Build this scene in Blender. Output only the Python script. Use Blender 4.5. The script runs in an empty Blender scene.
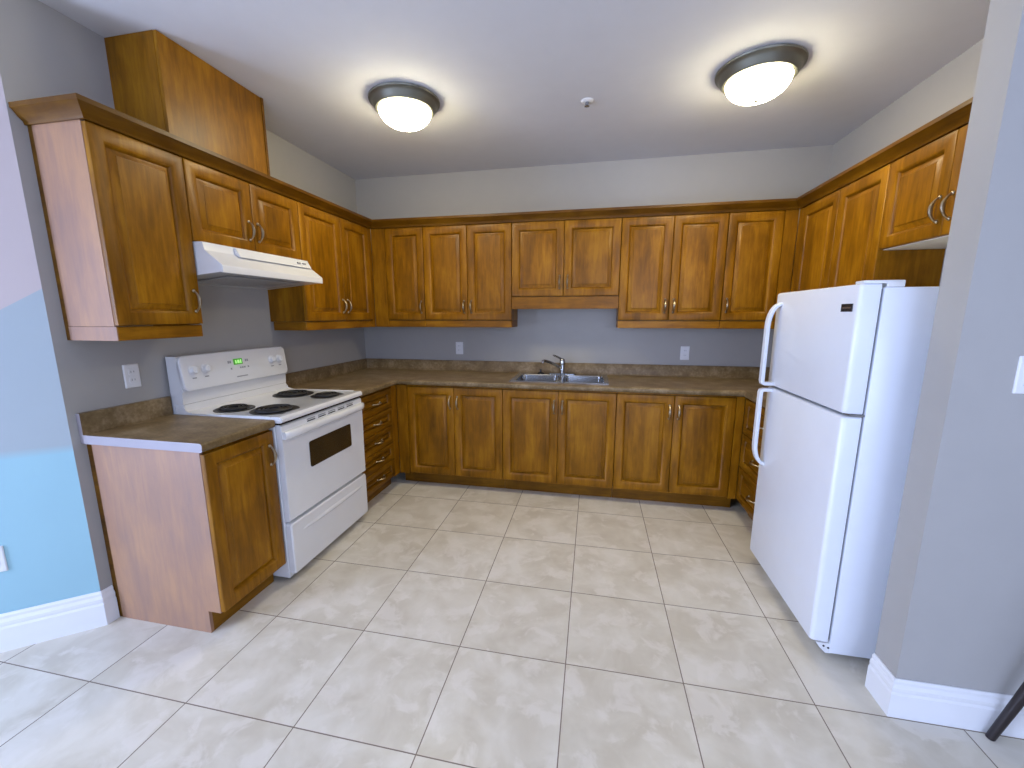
import bpy, bmesh, math, random
from mathutils import Vector, Matrix

# ------------------------------------------------------------------ camera, world, lights, exposure
W, H = 3.903, 2.673                       # kitchen width and ceiling height; left wall x=0, back wall y=0
sc = bpy.context.scene
COL = sc.collection
cam_d = bpy.data.cameras.new('camera'); cam = bpy.data.objects.new('camera', cam_d); COL.objects.link(cam)
sc.camera = cam
CX, CY, CZ, YAW, PITCH, ROLL, FPX = 2.2121, -3.7337, 1.438, -0.2018, -0.176, -0.0009, 412.59
cam_d.sensor_fit = 'HORIZONTAL'; cam_d.sensor_width = 36.0
cam_d.lens = FPX / 1024 * 36.0
cam_d.shift_x = (512 - 508.29) / 1024
cam_d.shift_y = (388.11 - 384) / 1024
cam_d.clip_start = 0.05
_f = Vector((math.sin(YAW) * math.cos(PITCH), math.cos(YAW) * math.cos(PITCH), math.sin(PITCH)))
_r = Vector((math.cos(YAW), -math.sin(YAW), 0)); _u = _r.cross(_f)
_r2 = _r * math.cos(ROLL) + _u * math.sin(ROLL); _u2 = _u * math.cos(ROLL) - _r * math.sin(ROLL)
cam.matrix_world = Matrix(((_r2.x, _u2.x, -_f.x, CX), (_r2.y, _u2.y, -_f.y, CY), (_r2.z, _u2.z, -_f.z, CZ), (0, 0, 0, 1)))

wd = bpy.data.worlds.new('world'); sc.world = wd; wd.use_nodes = True
bg = wd.node_tree.nodes['Background']; bg.inputs['Color'].default_value = (0.62, 0.74, 1.0, 1); bg.inputs['Strength'].default_value = 0.35

def window_light(name, loc, rot, sx, sy, power, color):
    d = bpy.data.lights.new(name, 'AREA'); d.shape = 'RECTANGLE'; d.size = sx; d.size_y = sy
    d.energy = power; d.color = color
    o = bpy.data.objects.new(name, d); o.location = loc; o.rotation_euler = rot; COL.objects.link(o)
    return o
# daylight through the patio door on the left of the living area and the window in the wall behind the camera
window_light('patio_daylight', (-1.58, -4.95, 1.13), (0, -math.pi / 2, 0), 2.0, 1.5, 225, (0.54, 0.65, 1.0))
window_light('window_daylight', (3.6, -6.98, 1.45), (math.pi / 2, 0, 0), 3.0, 1.9, 100, (0.54, 0.65, 1.0))
LAMP_STRENGTH = 44.0

sc.view_settings.view_transform = 'Standard'; sc.view_settings.look = 'None'
sc.view_settings.exposure = 0.29; sc.view_settings.gamma = 1.0
sc.view_settings.use_curve_mapping = False

# ------------------------------------------------------------------ materials
def nodes_of(name):
    m = bpy.data.materials.new(name); m.use_nodes = True
    nt = m.node_tree; b = nt.nodes['Principled BSDF']
    return m, nt, b
def plain(name, col, rough=0.5, metal=0.0, spec=0.5, coat=0.0, bump=0.0, bscale=200.0):
    m, nt, b = nodes_of(name)
    n = nt.nodes.new('ShaderNodeTexNoise'); n.inputs['Scale'].default_value = 9.0; n.inputs['Detail'].default_value = 3.0
    g = nt.nodes.new('ShaderNodeNewGeometry'); nt.links.new(g.outputs['Position'], n.inputs['Vector'])
    mx = nt.nodes.new('ShaderNodeMix'); mx.data_type = 'RGBA'
    mx.inputs['A'].default_value = (*[c * 0.97 for c in col], 1); mx.inputs['B'].default_value = (*[min(1, c * 1.03) for c in col], 1)
    nt.links.new(n.outputs['Fac'], mx.inputs['Factor']); nt.links.new(mx.outputs['Result'], b.inputs['Base Color'])
    b.inputs['Roughness'].default_value = rough; b.inputs['Metallic'].default_value = metal
    b.inputs['Specular IOR Level'].default_value = spec
    b.inputs['Coat Weight'].default_value = coat; b.inputs['Coat Roughness'].default_value = 0.15
    if bump:
        n2 = nt.nodes.new('ShaderNodeTexNoise'); n2.inputs['Scale'].default_value = bscale; n2.inputs['Detail'].default_value = 2.0
        nt.links.new(g.outputs['Position'], n2.inputs['Vector'])
        bp = nt.nodes.new('ShaderNodeBump'); bp.inputs['Strength'].default_value = bump; bp.inputs['Distance'].default_value = 0.002
        nt.links.new(n2.outputs['Fac'], bp.inputs['Height']); nt.links.new(bp.outputs['Normal'], b.inputs['Normal'])
    return m
def emit(name, col, strength):
    m, nt, b = nodes_of(name)
    b.inputs['Base Color'].default_value = (*col, 1)
    b.inputs['Emission Color'].default_value = (*col, 1); b.inputs['Emission Strength'].default_value = strength
    return m
def ramp(nt, stops):
    r = nt.nodes.new('ShaderNodeValToRGB'); e = r.color_ramp.elements
    while len(e) < len(stops): e.new(0.5)
    for k, (p, c) in enumerate(stops):
        e[k].position = p; e[k].color = (*c, 1)
    return r
def math_node(nt, op, a, b=None, c=None):
    n = nt.nodes.new('ShaderNodeMath'); n.operation = op
    for k, v in enumerate((a, b, c)):
        if v is None: continue
        if isinstance(v, (int, float)): n.inputs[k].default_value = v
        else: nt.links.new(v, n.inputs[k])
    return n.outputs[0]
def wood(name, vert=True, dark=1.0, rough=0.40, coat=0.06, pale=0.0):
    m, nt, b = nodes_of(name)
    g = nt.nodes.new('ShaderNodeNewGeometry'); oi = nt.nodes.new('ShaderNodeObjectInfo')
    off = nt.nodes.new('ShaderNodeVectorMath'); off.operation = 'SCALE'; off.inputs[0].default_value = (3.1, 5.7, 2.3)
    nt.links.new(oi.outputs['Random'], off.inputs['Scale'])
    ad = nt.nodes.new('ShaderNodeVectorMath'); ad.operation = 'ADD'
    nt.links.new(g.outputs['Position'], ad.inputs[0]); nt.links.new(off.outputs[0], ad.inputs[1])
    def noise(scl, sc_, det, rgh):
        mp = nt.nodes.new('ShaderNodeMapping'); mp.inputs['Scale'].default_value = scl
        nt.links.new(ad.outputs[0], mp.inputs['Vector'])
        n = nt.nodes.new('ShaderNodeTexNoise'); n.inputs['Scale'].default_value = sc_
        n.inputs['Detail'].default_value = det; n.inputs['Roughness'].default_value = rgh
        n.inputs['Distortion'].default_value = 0.4
        nt.links.new(mp.outputs[0], n.inputs['Vector']); return n.outputs['Fac']
    lo = (1, 1, 0.12) if vert else (0.12, 0.12, 1)
    grain = noise(lo, 42.0, 5.0, 0.65)
    board = noise((1, 1, 0.25) if vert else (0.25, 0.25, 1), 7.0, 1.0, 0.4)
    blot = noise((1, 1, 0.6), 5.5, 3.0, 0.6)
    s = math_node(nt, 'MULTIPLY_ADD', grain, 0.45, math_node(nt, 'MULTIPLY_ADD', board, 0.35, math_node(nt, 'MULTIPLY', blot, 0.35)))
    d = dark
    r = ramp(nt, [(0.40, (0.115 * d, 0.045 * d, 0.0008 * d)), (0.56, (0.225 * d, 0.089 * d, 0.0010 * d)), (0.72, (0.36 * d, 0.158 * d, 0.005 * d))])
    nt.links.new(s, r.inputs['Fac'])
    vr = math_node(nt, 'MULTIPLY_ADD', oi.outputs['Random'], 0.16, 0.92)
    hv = nt.nodes.new('ShaderNodeHueSaturation'); nt.links.new(r.outputs['Color'], hv.inputs['Color']); nt.links.new(vr, hv.inputs['Value'])
    pm = nt.nodes.new('ShaderNodeMix'); pm.data_type = 'RGBA'; pm.inputs['Factor'].default_value = pale; pm.inputs['B'].default_value = (0.42, 0.285, 0.25, 1)
    nt.links.new(hv.outputs['Color'], pm.inputs['A']); nt.links.new(pm.outputs['Result'], b.inputs['Base Color'])
    b.inputs['Roughness'].default_value = rough; b.inputs['Specular IOR Level'].default_value = 0.22; b.inputs['Coat Weight'].default_value = coat; b.inputs['Coat Roughness'].default_value = 0.3
    bp = nt.nodes.new('ShaderNodeBump'); bp.inputs['Strength'].default_value = 0.06; bp.inputs['Distance'].default_value = 0.002
    nt.links.new(grain, bp.inputs['Height']); nt.links.new(bp.outputs['Normal'], b.inputs['Normal'])
    return m

M = {}
M['wood'] = wood('maple_stain')
M['wood_h'] = wood('maple_stain_horizontal', vert=False, dark=0.95)
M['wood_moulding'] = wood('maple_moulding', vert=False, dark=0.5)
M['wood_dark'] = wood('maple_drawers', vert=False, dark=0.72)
M['panel'] = wood('maple_end_panel_daylit', dark=1.12, rough=0.42, coat=0.3, pale=0.46)  # end panels: pinkish daylight sheen mixed into the maple colour
M['wall'] = plain('wall_paint', (0.40, 0.388, 0.365), 0.75, bump=0.05, bscale=350)
M['ceiling'] = plain('ceiling_paint', (0.66, 0.67, 0.69), 0.85, bump=0.12, bscale=260)
M['trim'] = plain('white_trim_paint', (0.82, 0.83, 0.84), 0.4)
M['white'] = plain('white_enamel', (0.80, 0.81, 0.82), 0.22, coat=0.5)
M['white_plastic'] = plain('white_plastic', (0.78, 0.79, 0.80), 0.35)
M['fridge'] = plain('white_textured_enamel', (0.79, 0.83, 0.89), 0.33, coat=0.25, bump=0.05, bscale=900)
M['underside'] = plain('white_melamine', (0.72, 0.70, 0.66), 0.5)
M['black'] = plain('black_enamel', (0.012, 0.012, 0.013), 0.25)
M['coil'] = plain('burner_coil_metal', (0.02, 0.019, 0.018), 0.55)
M['drip'] = plain('black_drip_bowl', (0.02, 0.018, 0.016), 0.45, coat=0.0)
M['glass'] = plain('oven_glass', (0.022, 0.019, 0.010), 0.08, coat=0.8)
M['gap'] = plain('dark_gasket', (0.16, 0.17, 0.19), 0.7)
M['grey'] = plain('grey_print', (0.30, 0.31, 0.33), 0.5)
M['filter'] = plain('hood_filter_mesh', (0.35, 0.35, 0.36), 0.45, metal=0.3, bump=0.6, bscale=500)
M['steel'] = plain('stainless_steel', (0.50, 0.51, 0.52), 0.2, metal=1.0)
M['chrome'] = plain('faucet_metal', (0.42, 0.43, 0.44), 0.16, metal=1.0)
M['bronze'] = plain('antique_brass', (0.40, 0.33, 0.23), 0.32, metal=1.0)
M['lamp_metal'] = plain('brushed_lamp_ring', (0.20, 0.20, 0.165), 0.45, metal=0.8)
M['darkleg'] = plain('dark_stained_wood', (0.018, 0.012, 0.012), 0.4)
M['lampglass'] = emit('frosted_lamp_glass', (1.0, 0.88, 0.60), LAMP_STRENGTH)
M['display'] = emit('clock_display', (0.07, 0.32, 0.03), 0.45)
M['digit'] = emit('clock_digit', (0.45, 0.95, 0.30), 0.6)
M['windowglass'] = plain('window_frame_white', (0.8, 0.8, 0.8), 0.4)

# laminate worktop: mottled taupe stone pattern
def laminate():
    m, nt, b = nodes_of('mottled_laminate')
    g = nt.nodes.new('ShaderNodeNewGeometry')
    n1 = nt.nodes.new('ShaderNodeTexNoise'); n1.inputs['Scale'].default_value = 9.0; n1.inputs['Detail'].default_value = 6.0; n1.inputs['Roughness'].default_value = 0.65
    n2 = nt.nodes.new('ShaderNodeTexNoise'); n2.inputs['Scale'].default_value = 70.0; n2.inputs['Detail'].default_value = 4.0
    for n in (n1, n2): nt.links.new(g.outputs['Position'], n.inputs['Vector'])
    s = math_node(nt, 'MULTIPLY_ADD', n2.outputs['Fac'], 0.32, math_node(nt, 'MULTIPLY', n1.outputs['Fac'], 0.72))
    r = ramp(nt, [(0.36, (0.115, 0.074, 0.030)), (0.52, (0.19, 0.130, 0.060)), (0.70, (0.32, 0.24, 0.14))])
    nt.links.new(s, r.inputs['Fac']); nt.links.new(r.outputs['Color'], b.inputs['Base Color'])
    b.inputs['Roughness'].default_value = 0.40; b.inputs['Specular IOR Level'].default_value = 0.35
    return m
M['laminate'] = laminate()
M['laminate_cap'] = plain('daylit_laminate_edge', (0.30, 0.275, 0.30), 0.4, bump=0.2, bscale=120)  # same laminate, with the lavender tint of daylight put into its colour

# floor: square ceramic tiles with clouded beige glaze and brown grout
TP, TX, TY = 0.4633, 2.1459, -0.8296
def tiles():
    m, nt, b = nodes_of('clouded_ceramic_tile')
    g = nt.nodes.new('ShaderNodeNewGeometry'); sp = nt.nodes.new('ShaderNodeSeparateXYZ'); nt.links.new(g.outputs['Position'], sp.inputs[0])
    def cell(o, t0):
        v = math_node(nt, 'DIVIDE', math_node(nt, 'SUBTRACT', o, t0), TP)
        fl = math_node(nt, 'FLOOR', v); fr = math_node(nt, 'SUBTRACT', v, fl)
        dist = math_node(nt, 'MINIMUM', fr, math_node(nt, 'SUBTRACT', 1.0, fr))
        return fl, math_node(nt, 'MULTIPLY', dist, TP)
    fx, dx = cell(sp.outputs['X'], TX - 40 * TP); fy, dy = cell(sp.outputs['Y'], TY - 40 * TP)
    dmin = math_node(nt, 'MINIMUM', dx, dy)
    grout = math_node(nt, 'LESS_THAN', dmin, 0.0021)
    cb = nt.nodes.new('ShaderNodeCombineXYZ'); nt.links.new(fx, cb.inputs[0]); nt.links.new(fy, cb.inputs[1])
    wn = nt.nodes.new('ShaderNodeTexWhiteNoise'); wn.noise_dimensions = '3D'; nt.links.new(cb.outputs[0], wn.inputs['Vector'])
    off = nt.nodes.new('ShaderNodeVectorMath'); off.operation = 'SCALE'; off.inputs['Scale'].default_value = 13.0; nt.links.new(wn.outputs['Color'], off.inputs[0])
    ad = nt.nodes.new('ShaderNodeVectorMath'); ad.operation = 'ADD'; nt.links.new(g.outputs['Position'], ad.inputs[0]); nt.links.new(off.outputs[0], ad.inputs[1])
    def noise(s, d, r, dist):
        n = nt.nodes.new('ShaderNodeTexNoise'); n.inputs['Scale'].default_value = s; n.inputs['Detail'].default_value = d; n.inputs['Roughness'].default_value = r
        n.inputs['Distortion'].default_value = dist; nt.links.new(ad.outputs[0], n.inputs['Vector']); return n.outputs['Fac']
    c1 = noise(5.0, 4.0, 0.55, 0.4); c2 = noise(8.5, 4.0, 0.6, 0.5)
    r1 = ramp(nt, [(0.36, (0.605, 0.55, 0.435)), (0.50, (0.67, 0.62, 0.505)), (0.66, (0.745, 0.70, 0.595))]); nt.links.new(c1, r1.inputs['Fac'])
    r2 = ramp(nt, [(0.52, (0, 0, 0)), (0.62, (1, 1, 1))]); nt.links.new(c2, r2.inputs['Fac'])
    mx = nt.nodes.new('ShaderNodeMix'); mx.data_type = 'RGBA'; mx.inputs['B'].default_value = (0.80, 0.75, 0.66, 1)
    nt.links.new(math_node(nt, 'MULTIPLY', r2.outputs['Color'], 0.55), mx.inputs['Factor']); nt.links.new(r1.outputs['Color'], mx.inputs['A'])
    mg = nt.nodes.new('ShaderNodeMix'); mg.data_type = 'RGBA'; mg.inputs['B'].default_value = (0.21, 0.165, 0.12, 1)
    nt.links.new(grout, mg.inputs['Factor']); nt.links.new(mx.outputs['Result'], mg.inputs['A'])
    nt.links.new(mg.outputs['Result'], b.inputs['Base Color'])
    b.inputs['Roughness'].default_value = 0.33
    nt.links.new(math_node(nt, 'MULTIPLY_ADD', grout, 0.45, 0.33), b.inputs['Roughness'])
    bp = nt.nodes.new('ShaderNodeBump'); bp.inputs['Strength'].default_value = 0.5; bp.inputs['Distance'].default_value = 0.003
    nt.links.new(math_node(nt, 'MINIMUM', dmin, 0.006), bp.inputs['Height']); nt.links.new(bp.outputs['Normal'], b.inputs['Normal'])
    return m
M['tiles'] = tiles()

# the wall beside the kitchen is coloured in three pastel fields
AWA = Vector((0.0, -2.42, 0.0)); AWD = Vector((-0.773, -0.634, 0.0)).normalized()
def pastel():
    m, nt, b = nodes_of('three_field_pastel')
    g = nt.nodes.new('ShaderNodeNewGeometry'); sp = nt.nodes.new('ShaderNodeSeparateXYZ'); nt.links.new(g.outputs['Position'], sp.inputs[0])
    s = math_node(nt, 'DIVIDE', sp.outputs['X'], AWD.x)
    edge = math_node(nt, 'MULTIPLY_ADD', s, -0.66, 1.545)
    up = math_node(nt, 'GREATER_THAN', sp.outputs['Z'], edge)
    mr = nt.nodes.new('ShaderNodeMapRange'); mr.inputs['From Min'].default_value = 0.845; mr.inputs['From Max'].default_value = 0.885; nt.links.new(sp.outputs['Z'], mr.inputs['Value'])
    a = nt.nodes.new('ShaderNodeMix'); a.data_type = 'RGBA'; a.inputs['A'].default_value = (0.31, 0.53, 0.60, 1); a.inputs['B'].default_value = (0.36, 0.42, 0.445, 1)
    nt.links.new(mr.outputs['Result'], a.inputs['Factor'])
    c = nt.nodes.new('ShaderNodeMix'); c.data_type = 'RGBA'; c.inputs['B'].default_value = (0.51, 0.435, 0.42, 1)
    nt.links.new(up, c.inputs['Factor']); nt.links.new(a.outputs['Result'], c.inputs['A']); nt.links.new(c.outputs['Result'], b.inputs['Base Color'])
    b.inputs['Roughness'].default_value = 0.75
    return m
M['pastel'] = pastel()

# ------------------------------------------------------------------ mesh helpers
def box(bm, x0, x1, y0, y1, z0, z1, bev=0.0, seg=2, mi=0):
    x0, x1 = sorted((x0, x1)); y0, y1 = sorted((y0, y1)); z0, z1 = sorted((z0, z1))
    v = [bm.verts.new((x, y, z)) for z in (z0, z1) for y in (y0, y1) for x in (x0, x1)]
    fs = [bm.faces.new([v[i] for i in q]) for q in ((0, 2, 3, 1), (4, 5, 7, 6), (0, 1, 5, 4), (2, 6, 7, 3), (0, 4, 6, 2), (1, 3, 7, 5))]
    for f in fs: f.material_index = mi
    if bev:
        es = list({e for f in fs for e in f.edges})
        r = bmesh.ops.bevel(bm, geom=es, offset=bev, segments=seg, affect='EDGES', profile=0.5)
        for f in r['faces']: f.material_index = mi
    return fs
def prism(bm, pts, axis, a0, a1):
    """extrude a 2D outline along an axis; pts are the two other coords in xyz order"""
    def mk(p, a):
        c = list(p); c.insert('xyz'.index(axis), a); return bm.verts.new(c)
    A = [mk(p, a0) for p in pts]; B = [mk(p, a1) for p in pts]; n = len(pts)
    fs = [bm.faces.new(A), bm.faces.new(B[::-1])]
    for i in range(n): fs.append(bm.faces.new((A[i], B[i], B[(i + 1) % n], A[(i + 1) % n])))
    return fs
def ring_loft(bm, loops, cap0=True, cap1=True):
    V = [[bm.verts.new(p) for p in L] for L in loops]; n = len(loops[0])
    for a, b in zip(V, V[1:]):
        for i in range(n): bm.faces.new((a[i], a[(i + 1) % n], b[(i + 1) % n], b[i]))
    if cap0: bm.faces.new(V[0][::-1])
    if cap1: bm.faces.new(V[-1])
    return V
def lathe(bm, prof, c, seg=32, axis='z', cap0=True, cap1=True):
    L = []
    for r, h in prof:
        L.append([])
        for k in range(seg):
            t = 2 * math.pi * k / seg; a, b_ = r * math.cos(t), r * math.sin(t)
            p = {'z': (a, b_, h), 'y': (a, h, b_), 'x': (h, a, b_)}[axis]
            L[-1].append((c[0] + p[0], c[1] + p[1], c[2] + p[2]))
    return ring_loft(bm, L, cap0, cap1)
def tube(bm, pts, rad, seg=10, flat=1.0, ref=None):
    pts = [Vector(p) for p in pts]; n = len(pts)
    rad = rad if isinstance(rad, (list, tuple)) else [rad] * n
    L = []; prev = Vector(ref) if ref else None
    for i, p in enumerate(pts):
        t = (pts[min(i + 1, n - 1)] - pts[max(i - 1, 0)]).normalized()
        if prev is None: prev = Vector((0, 0, 1)) if abs(t.z) < 0.9 else Vector((1, 0, 0))
        u = (prev - t * prev.dot(t)).normalized(); v = t.cross(u); prev = u
        L.append([tuple(p + u * math.cos(2 * math.pi * k / seg) * rad[i] * flat + v * math.sin(2 * math.pi * k / seg) * rad[i]) for k in range(seg)])
    ring_loft(bm, L)
def arc(cfun, a0, a1, n):
    return [cfun(a0 + (a1 - a0) * i / n) for i in range(n + 1)]
def sweep_xy(bm, path, prof, side):
    """sweep a (out, z) outline along a horizontal path with mitred corners; side=+1 pushes out to the right of travel"""
    P = [Vector(p) for p in path]; L = []
    for i, p in enumerate(P):
        nrm = []
        if i > 0: d = (P[i] - P[i - 1]).normalized(); nrm.append(Vector((d.y, -d.x)) * side)
        if i < len(P) - 1: d = (P[i + 1] - P[i]).normalized(); nrm.append(Vector((d.y, -d.x)) * side)
        m = nrm[0] if len(nrm) == 1 else (nrm[0] + nrm[1]) / (1 + nrm[0].dot(nrm[1]))
        L.append([(p.x + m.x * o, p.y + m.y * o, z) for o, z in prof])
    ring_loft(bm, L)
def finish(name, bm, mat, parent=None, smooth=True, local=False, angle=35):
    """link a bmesh as one mesh object; coordinates are world unless local (then they are in the parent's frame)"""
    bmesh.ops.recalc_face_normals(bm, faces=bm.faces[:])
    if parent is not None and not local:
        bmesh.ops.transform(bm, matrix=root_matrix(parent).inverted(), verts=bm.verts[:])
    me = bpy.data.meshes.new(name); bm.to_mesh(me); bm.free()
    for m in (mat if isinstance(mat, (list, tuple)) else [mat]): me.materials.append(m)
    if smooth:
        me.polygons.foreach_set('use_smooth', [True] * len(me.polygons))
        try: me.set_sharp_from_angle(angle=math.radians(angle))
        except Exception: pass
    o = bpy.data.objects.new(name, me); COL.objects.link(o)
    if parent is not None: o.parent = parent
    return o
def root_matrix(o):
    m = Matrix.Translation(o.location) @ o.rotation_euler.to_matrix().to_4x4()
    return root_matrix(o.parent) @ m if o.parent else m
def thing(name, label, cat, loc=(0, 0, 0), rz=0.0, group=None):
    o = bpy.data.objects.new(name, None); o.empty_display_size = 0.05; COL.objects.link(o)
    o.location = loc; o.rotation_euler = (0, 0, rz); o['label'] = label; o['category'] = cat
    if group: o['group'] = group
    return o
def tag(o, label, cat, group=None):
    o['label'] = label; o['category'] = cat
    if group: o['group'] = group
    return o
def struct(name, bm, mat, label=None, smooth=False):
    o = finish(name, bm, mat, smooth=smooth); o['kind'] = 'structure'
    if label: o['label'] = label
    return o
NB = bmesh.new

# ------------------------------------------------------------------ room shell
X1, Y1, XL = 6.2, -7.0, -1.54
bm = NB(); box(bm, XL - 0.12, X1 + 0.12, Y1 - 0.12, 0.12, -0.1, 0.0); struct('floor', bm, M['tiles'], 'square beige clouded ceramic floor tiles with thin brown grout')
bm = NB(); box(bm, XL - 0.12, X1 + 0.12, Y1 - 0.12, 0.12, H, H + 0.1); struct('ceiling', bm, M['ceiling'], 'flat pale grey painted ceiling')
bm = NB(); box(bm, -0.12, X1 + 0.12, 0.0, 0.12, 0, H); struct('wall_back', bm, M['wall'], 'grey painted back wall behind the sink')
bm = NB(); prism(bm, [(0, 0), (0, -2.42), (-0.12, -2.518), (-0.12, 0)], 'z', 0, H); struct('wall_left', bm, M['wall'], 'grey painted wall behind the stove')
bm = NB()
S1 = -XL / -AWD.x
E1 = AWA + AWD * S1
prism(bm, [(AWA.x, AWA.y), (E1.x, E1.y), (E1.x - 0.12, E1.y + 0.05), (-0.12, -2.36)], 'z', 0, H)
struct('wall_angled', bm, M['pastel'], 'angled wall at left in lilac, pale blue and sky blue')
bm = NB(); box(bm, W, W + 0.1, -2.085, 0, 0, H); struct('wall_right', bm, M['wall'], 'grey painted wall behind the fridge')
SX = 3.322
bm = NB(); box(bm, SX, X1, -2.2, -2.085, 0, H); struct('wall_stub', bm, M['wall'], 'end of the grey partition wall beside the fridge')
bm = NB(); box(bm, X1, X1 + 0.12, Y1, -2.2, 0, H); struct('wall_east', bm, M['wall'], 'grey wall of the living area')
# living-area walls with openings for the patio door and the window
bm = NB()
box(bm, XL - 0.12, XL, E1.y, -4.2, 0, H); box(bm, XL - 0.12, XL, -5.7, -4.2, 2.15, H); box(bm, XL - 0.12, XL, Y1, -5.7, 0, H); box(bm, XL - 0.12, XL, -5.7, -4.2, 0, 0.1)
struct('wall_west', bm, M['wall'], 'grey wall of the living area with the patio door')
bm = NB()
box(bm, XL, 2.1, Y1 - 0.12, Y1, 0, H); box(bm, 5.1, X1, Y1 - 0.12, Y1, 0, H); box(bm, 2.1, 5.1, Y1 - 0.12, Y1, 0, 0.5); box(bm, 2.1, 5.1, Y1 - 0.12, Y1, 2.4, H)
struct('wall_front', bm, M['wall'], 'grey wall of the living area with a wide window')
def frame(name, lab, rect, ax, at):
    bm = NB(); a0, a1, z0, z1 = rect
    for s, e in (((a0, a0 + 0.06), (z0, z1)), ((a1 - 0.06, a1), (z0, z1)), ((a0, a1), (z0, z0 + 0.06)), ((a0, a1), (z1 - 0.06, z1)), (((a0 + a1) / 2 - 0.03, (a0 + a1) / 2 + 0.03), (z0, z1))):
        if ax == 'x': box(bm, at - 0.03, at + 0.03, s[0], s[1], e[0], e[1])
        else: box(bm, s[0], s[1], at - 0.03, at + 0.03, e[0], e[1])
    struct(name, bm, M['trim'], lab)
frame('door_1', 'white patio door frame', (-5.7, -4.2, 0.1, 2.15), 'x', XL - 0.06 + 0.04)
frame('window_1', 'white window frame', (2.1, 5.1, 0.5, 2.4), 'y', Y1 + 0.0)

# baseboards with a stepped profile
BBP = [(0, 0), (0.016, 0), (0.016, 0.088), (0.012, 0.096), (0.014, 0.104), (0.014, 0.113), (0.008, 0.124), (0.009, 0.134), (0.004, 0.142), (0, 0.142)]
bm = NB(); sweep_xy(bm, [(E1.x, E1.y), (AWA.x, AWA.y), (0.0, -2.375)], [(o + 0.0005, z * 1.2) for o, z in BBP], 1)
struct('baseboard_left', bm, M['trim'], 'tall white baseboard around the corner of the pastel wall')
bm = NB(); sweep_xy(bm, [(SX, -2.088), (SX, -2.2), (X1, -2.2)], [(o + 0.0005, z * 1.05) for o, z in BBP], 1)
struct('baseboard_right', bm, M['trim'], 'tall white baseboard around the end of the partition wall')

# ------------------------------------------------------------------ cabinets
DT = 0.022
def rect_loop(x0, x1, z0, z1, y): return [(x0, y, z0), (x1, y, z0), (x1, y, z1), (x0, y, z1)]
def add_handle(door, x, z, yf, vertical=True, ln=0.098):
    """arched pull with a swollen middle and two feet"""
    bm = NB(); n = 14; pts = []; rad = []
    for i in range(n + 1):
        t = i / n; a = -ln / 2 + ln * t
        out = 0.004 + 0.026 * math.sin(math.pi * t) ** 0.75
        pts.append((x, yf - out, z + a) if vertical else (x + a, yf - out, z)); rad.append(0.0040 + 0.0048 * math.sin(math.pi * t) ** 2)
    tube(bm, pts, rad, 10, 1.0, (1, 0, 0) if vertical else (0, 0, 1))
    for s in (-1, 1):
        c = (x, yf, z + s * ln / 2) if vertical else (x + s * ln / 2, yf, z)
        lathe(bm, [(0.0085, 0), (0.0085, -0.003), (0.006, -0.0065), (0.003, -0.008)], c, 12, 'y')
    return finish('handle', bm, M['bronze'], door, local=True)
def make_door(root, x0, x1, z0, z1, yb, hx=None, hz=None, name='door', mat=None, pmat=None, stile=0.056, vertical=True):
    """raised-panel front: outer frame with a moulded inner edge, the raised panel a piece of its own"""
    mat = mat or M['wood']; pmat = pmat or mat
    g = 0.0016; x0 += g; x1 -= g; z0 += g; z1 -= g; yf = yb - DT
    bm = NB()
    L = lambda i, y: rect_loop(x0 + i, x1 - i, z0 + i, z1 - i, y)
    s = min(stile, (z1 - z0) * 0.27, (x1 - x0) * 0.27)
    ring_loft(bm, [L(s + 0.011, yb + 0.0), L(0, yb), L(0, yf + 0.004), L(0.0015, yf + 0.0012), L(0.005, yf), L(s - 0.004, yf), L(s - 0.002, yf + 0.002), L(s + 0.002, yf + 0.004), L(s + 0.006, yf + 0.011), L(s + 0.011, yf + 0.0165), L(s + 0.011, yb)], False, False)
    d = finish(name, bm, mat, root, local=True, angle=50)
    bm = NB(); i0 = s + 0.0115; w = min(0.024, (z1 - z0) * 0.11)
    ring_loft(bm, [L(i0, yb - 0.001), L(i0, yf + 0.0175), L(i0 + 0.004, yf + 0.0165), L(i0 + w * 0.8, yf + 0.006), L(i0 + w, yf + 0.0045), L(i0 + w + 0.0015, yf + 0.0018), L(i0 + w + 0.005, yf + 0.0016)], True, True)
    finish('raised_panel', bm, pmat, d, local=True, angle=25)
    if hx is not None: add_handle(d, hx, hz, yf, vertical)
    return d
def cab_root(name, label, cat, wall, a0, z, group):
    if wall == 'back': return thing(name, label, cat, (a0, -0.001, z), 0.0, group)
    if wall == 'left': return thing(name, label, cat, (0.001, a0, z), math.pi / 2, group)
    return thing(name, label, cat, (W - 0.001, a0, z), -math.pi / 2, group)
UD, UZ0, UZ1 = 0.269, 1.392, 2.172
UG, BG = 'wall cabinets under the crown moulding', 'base cabinets under the worktop'
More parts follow.
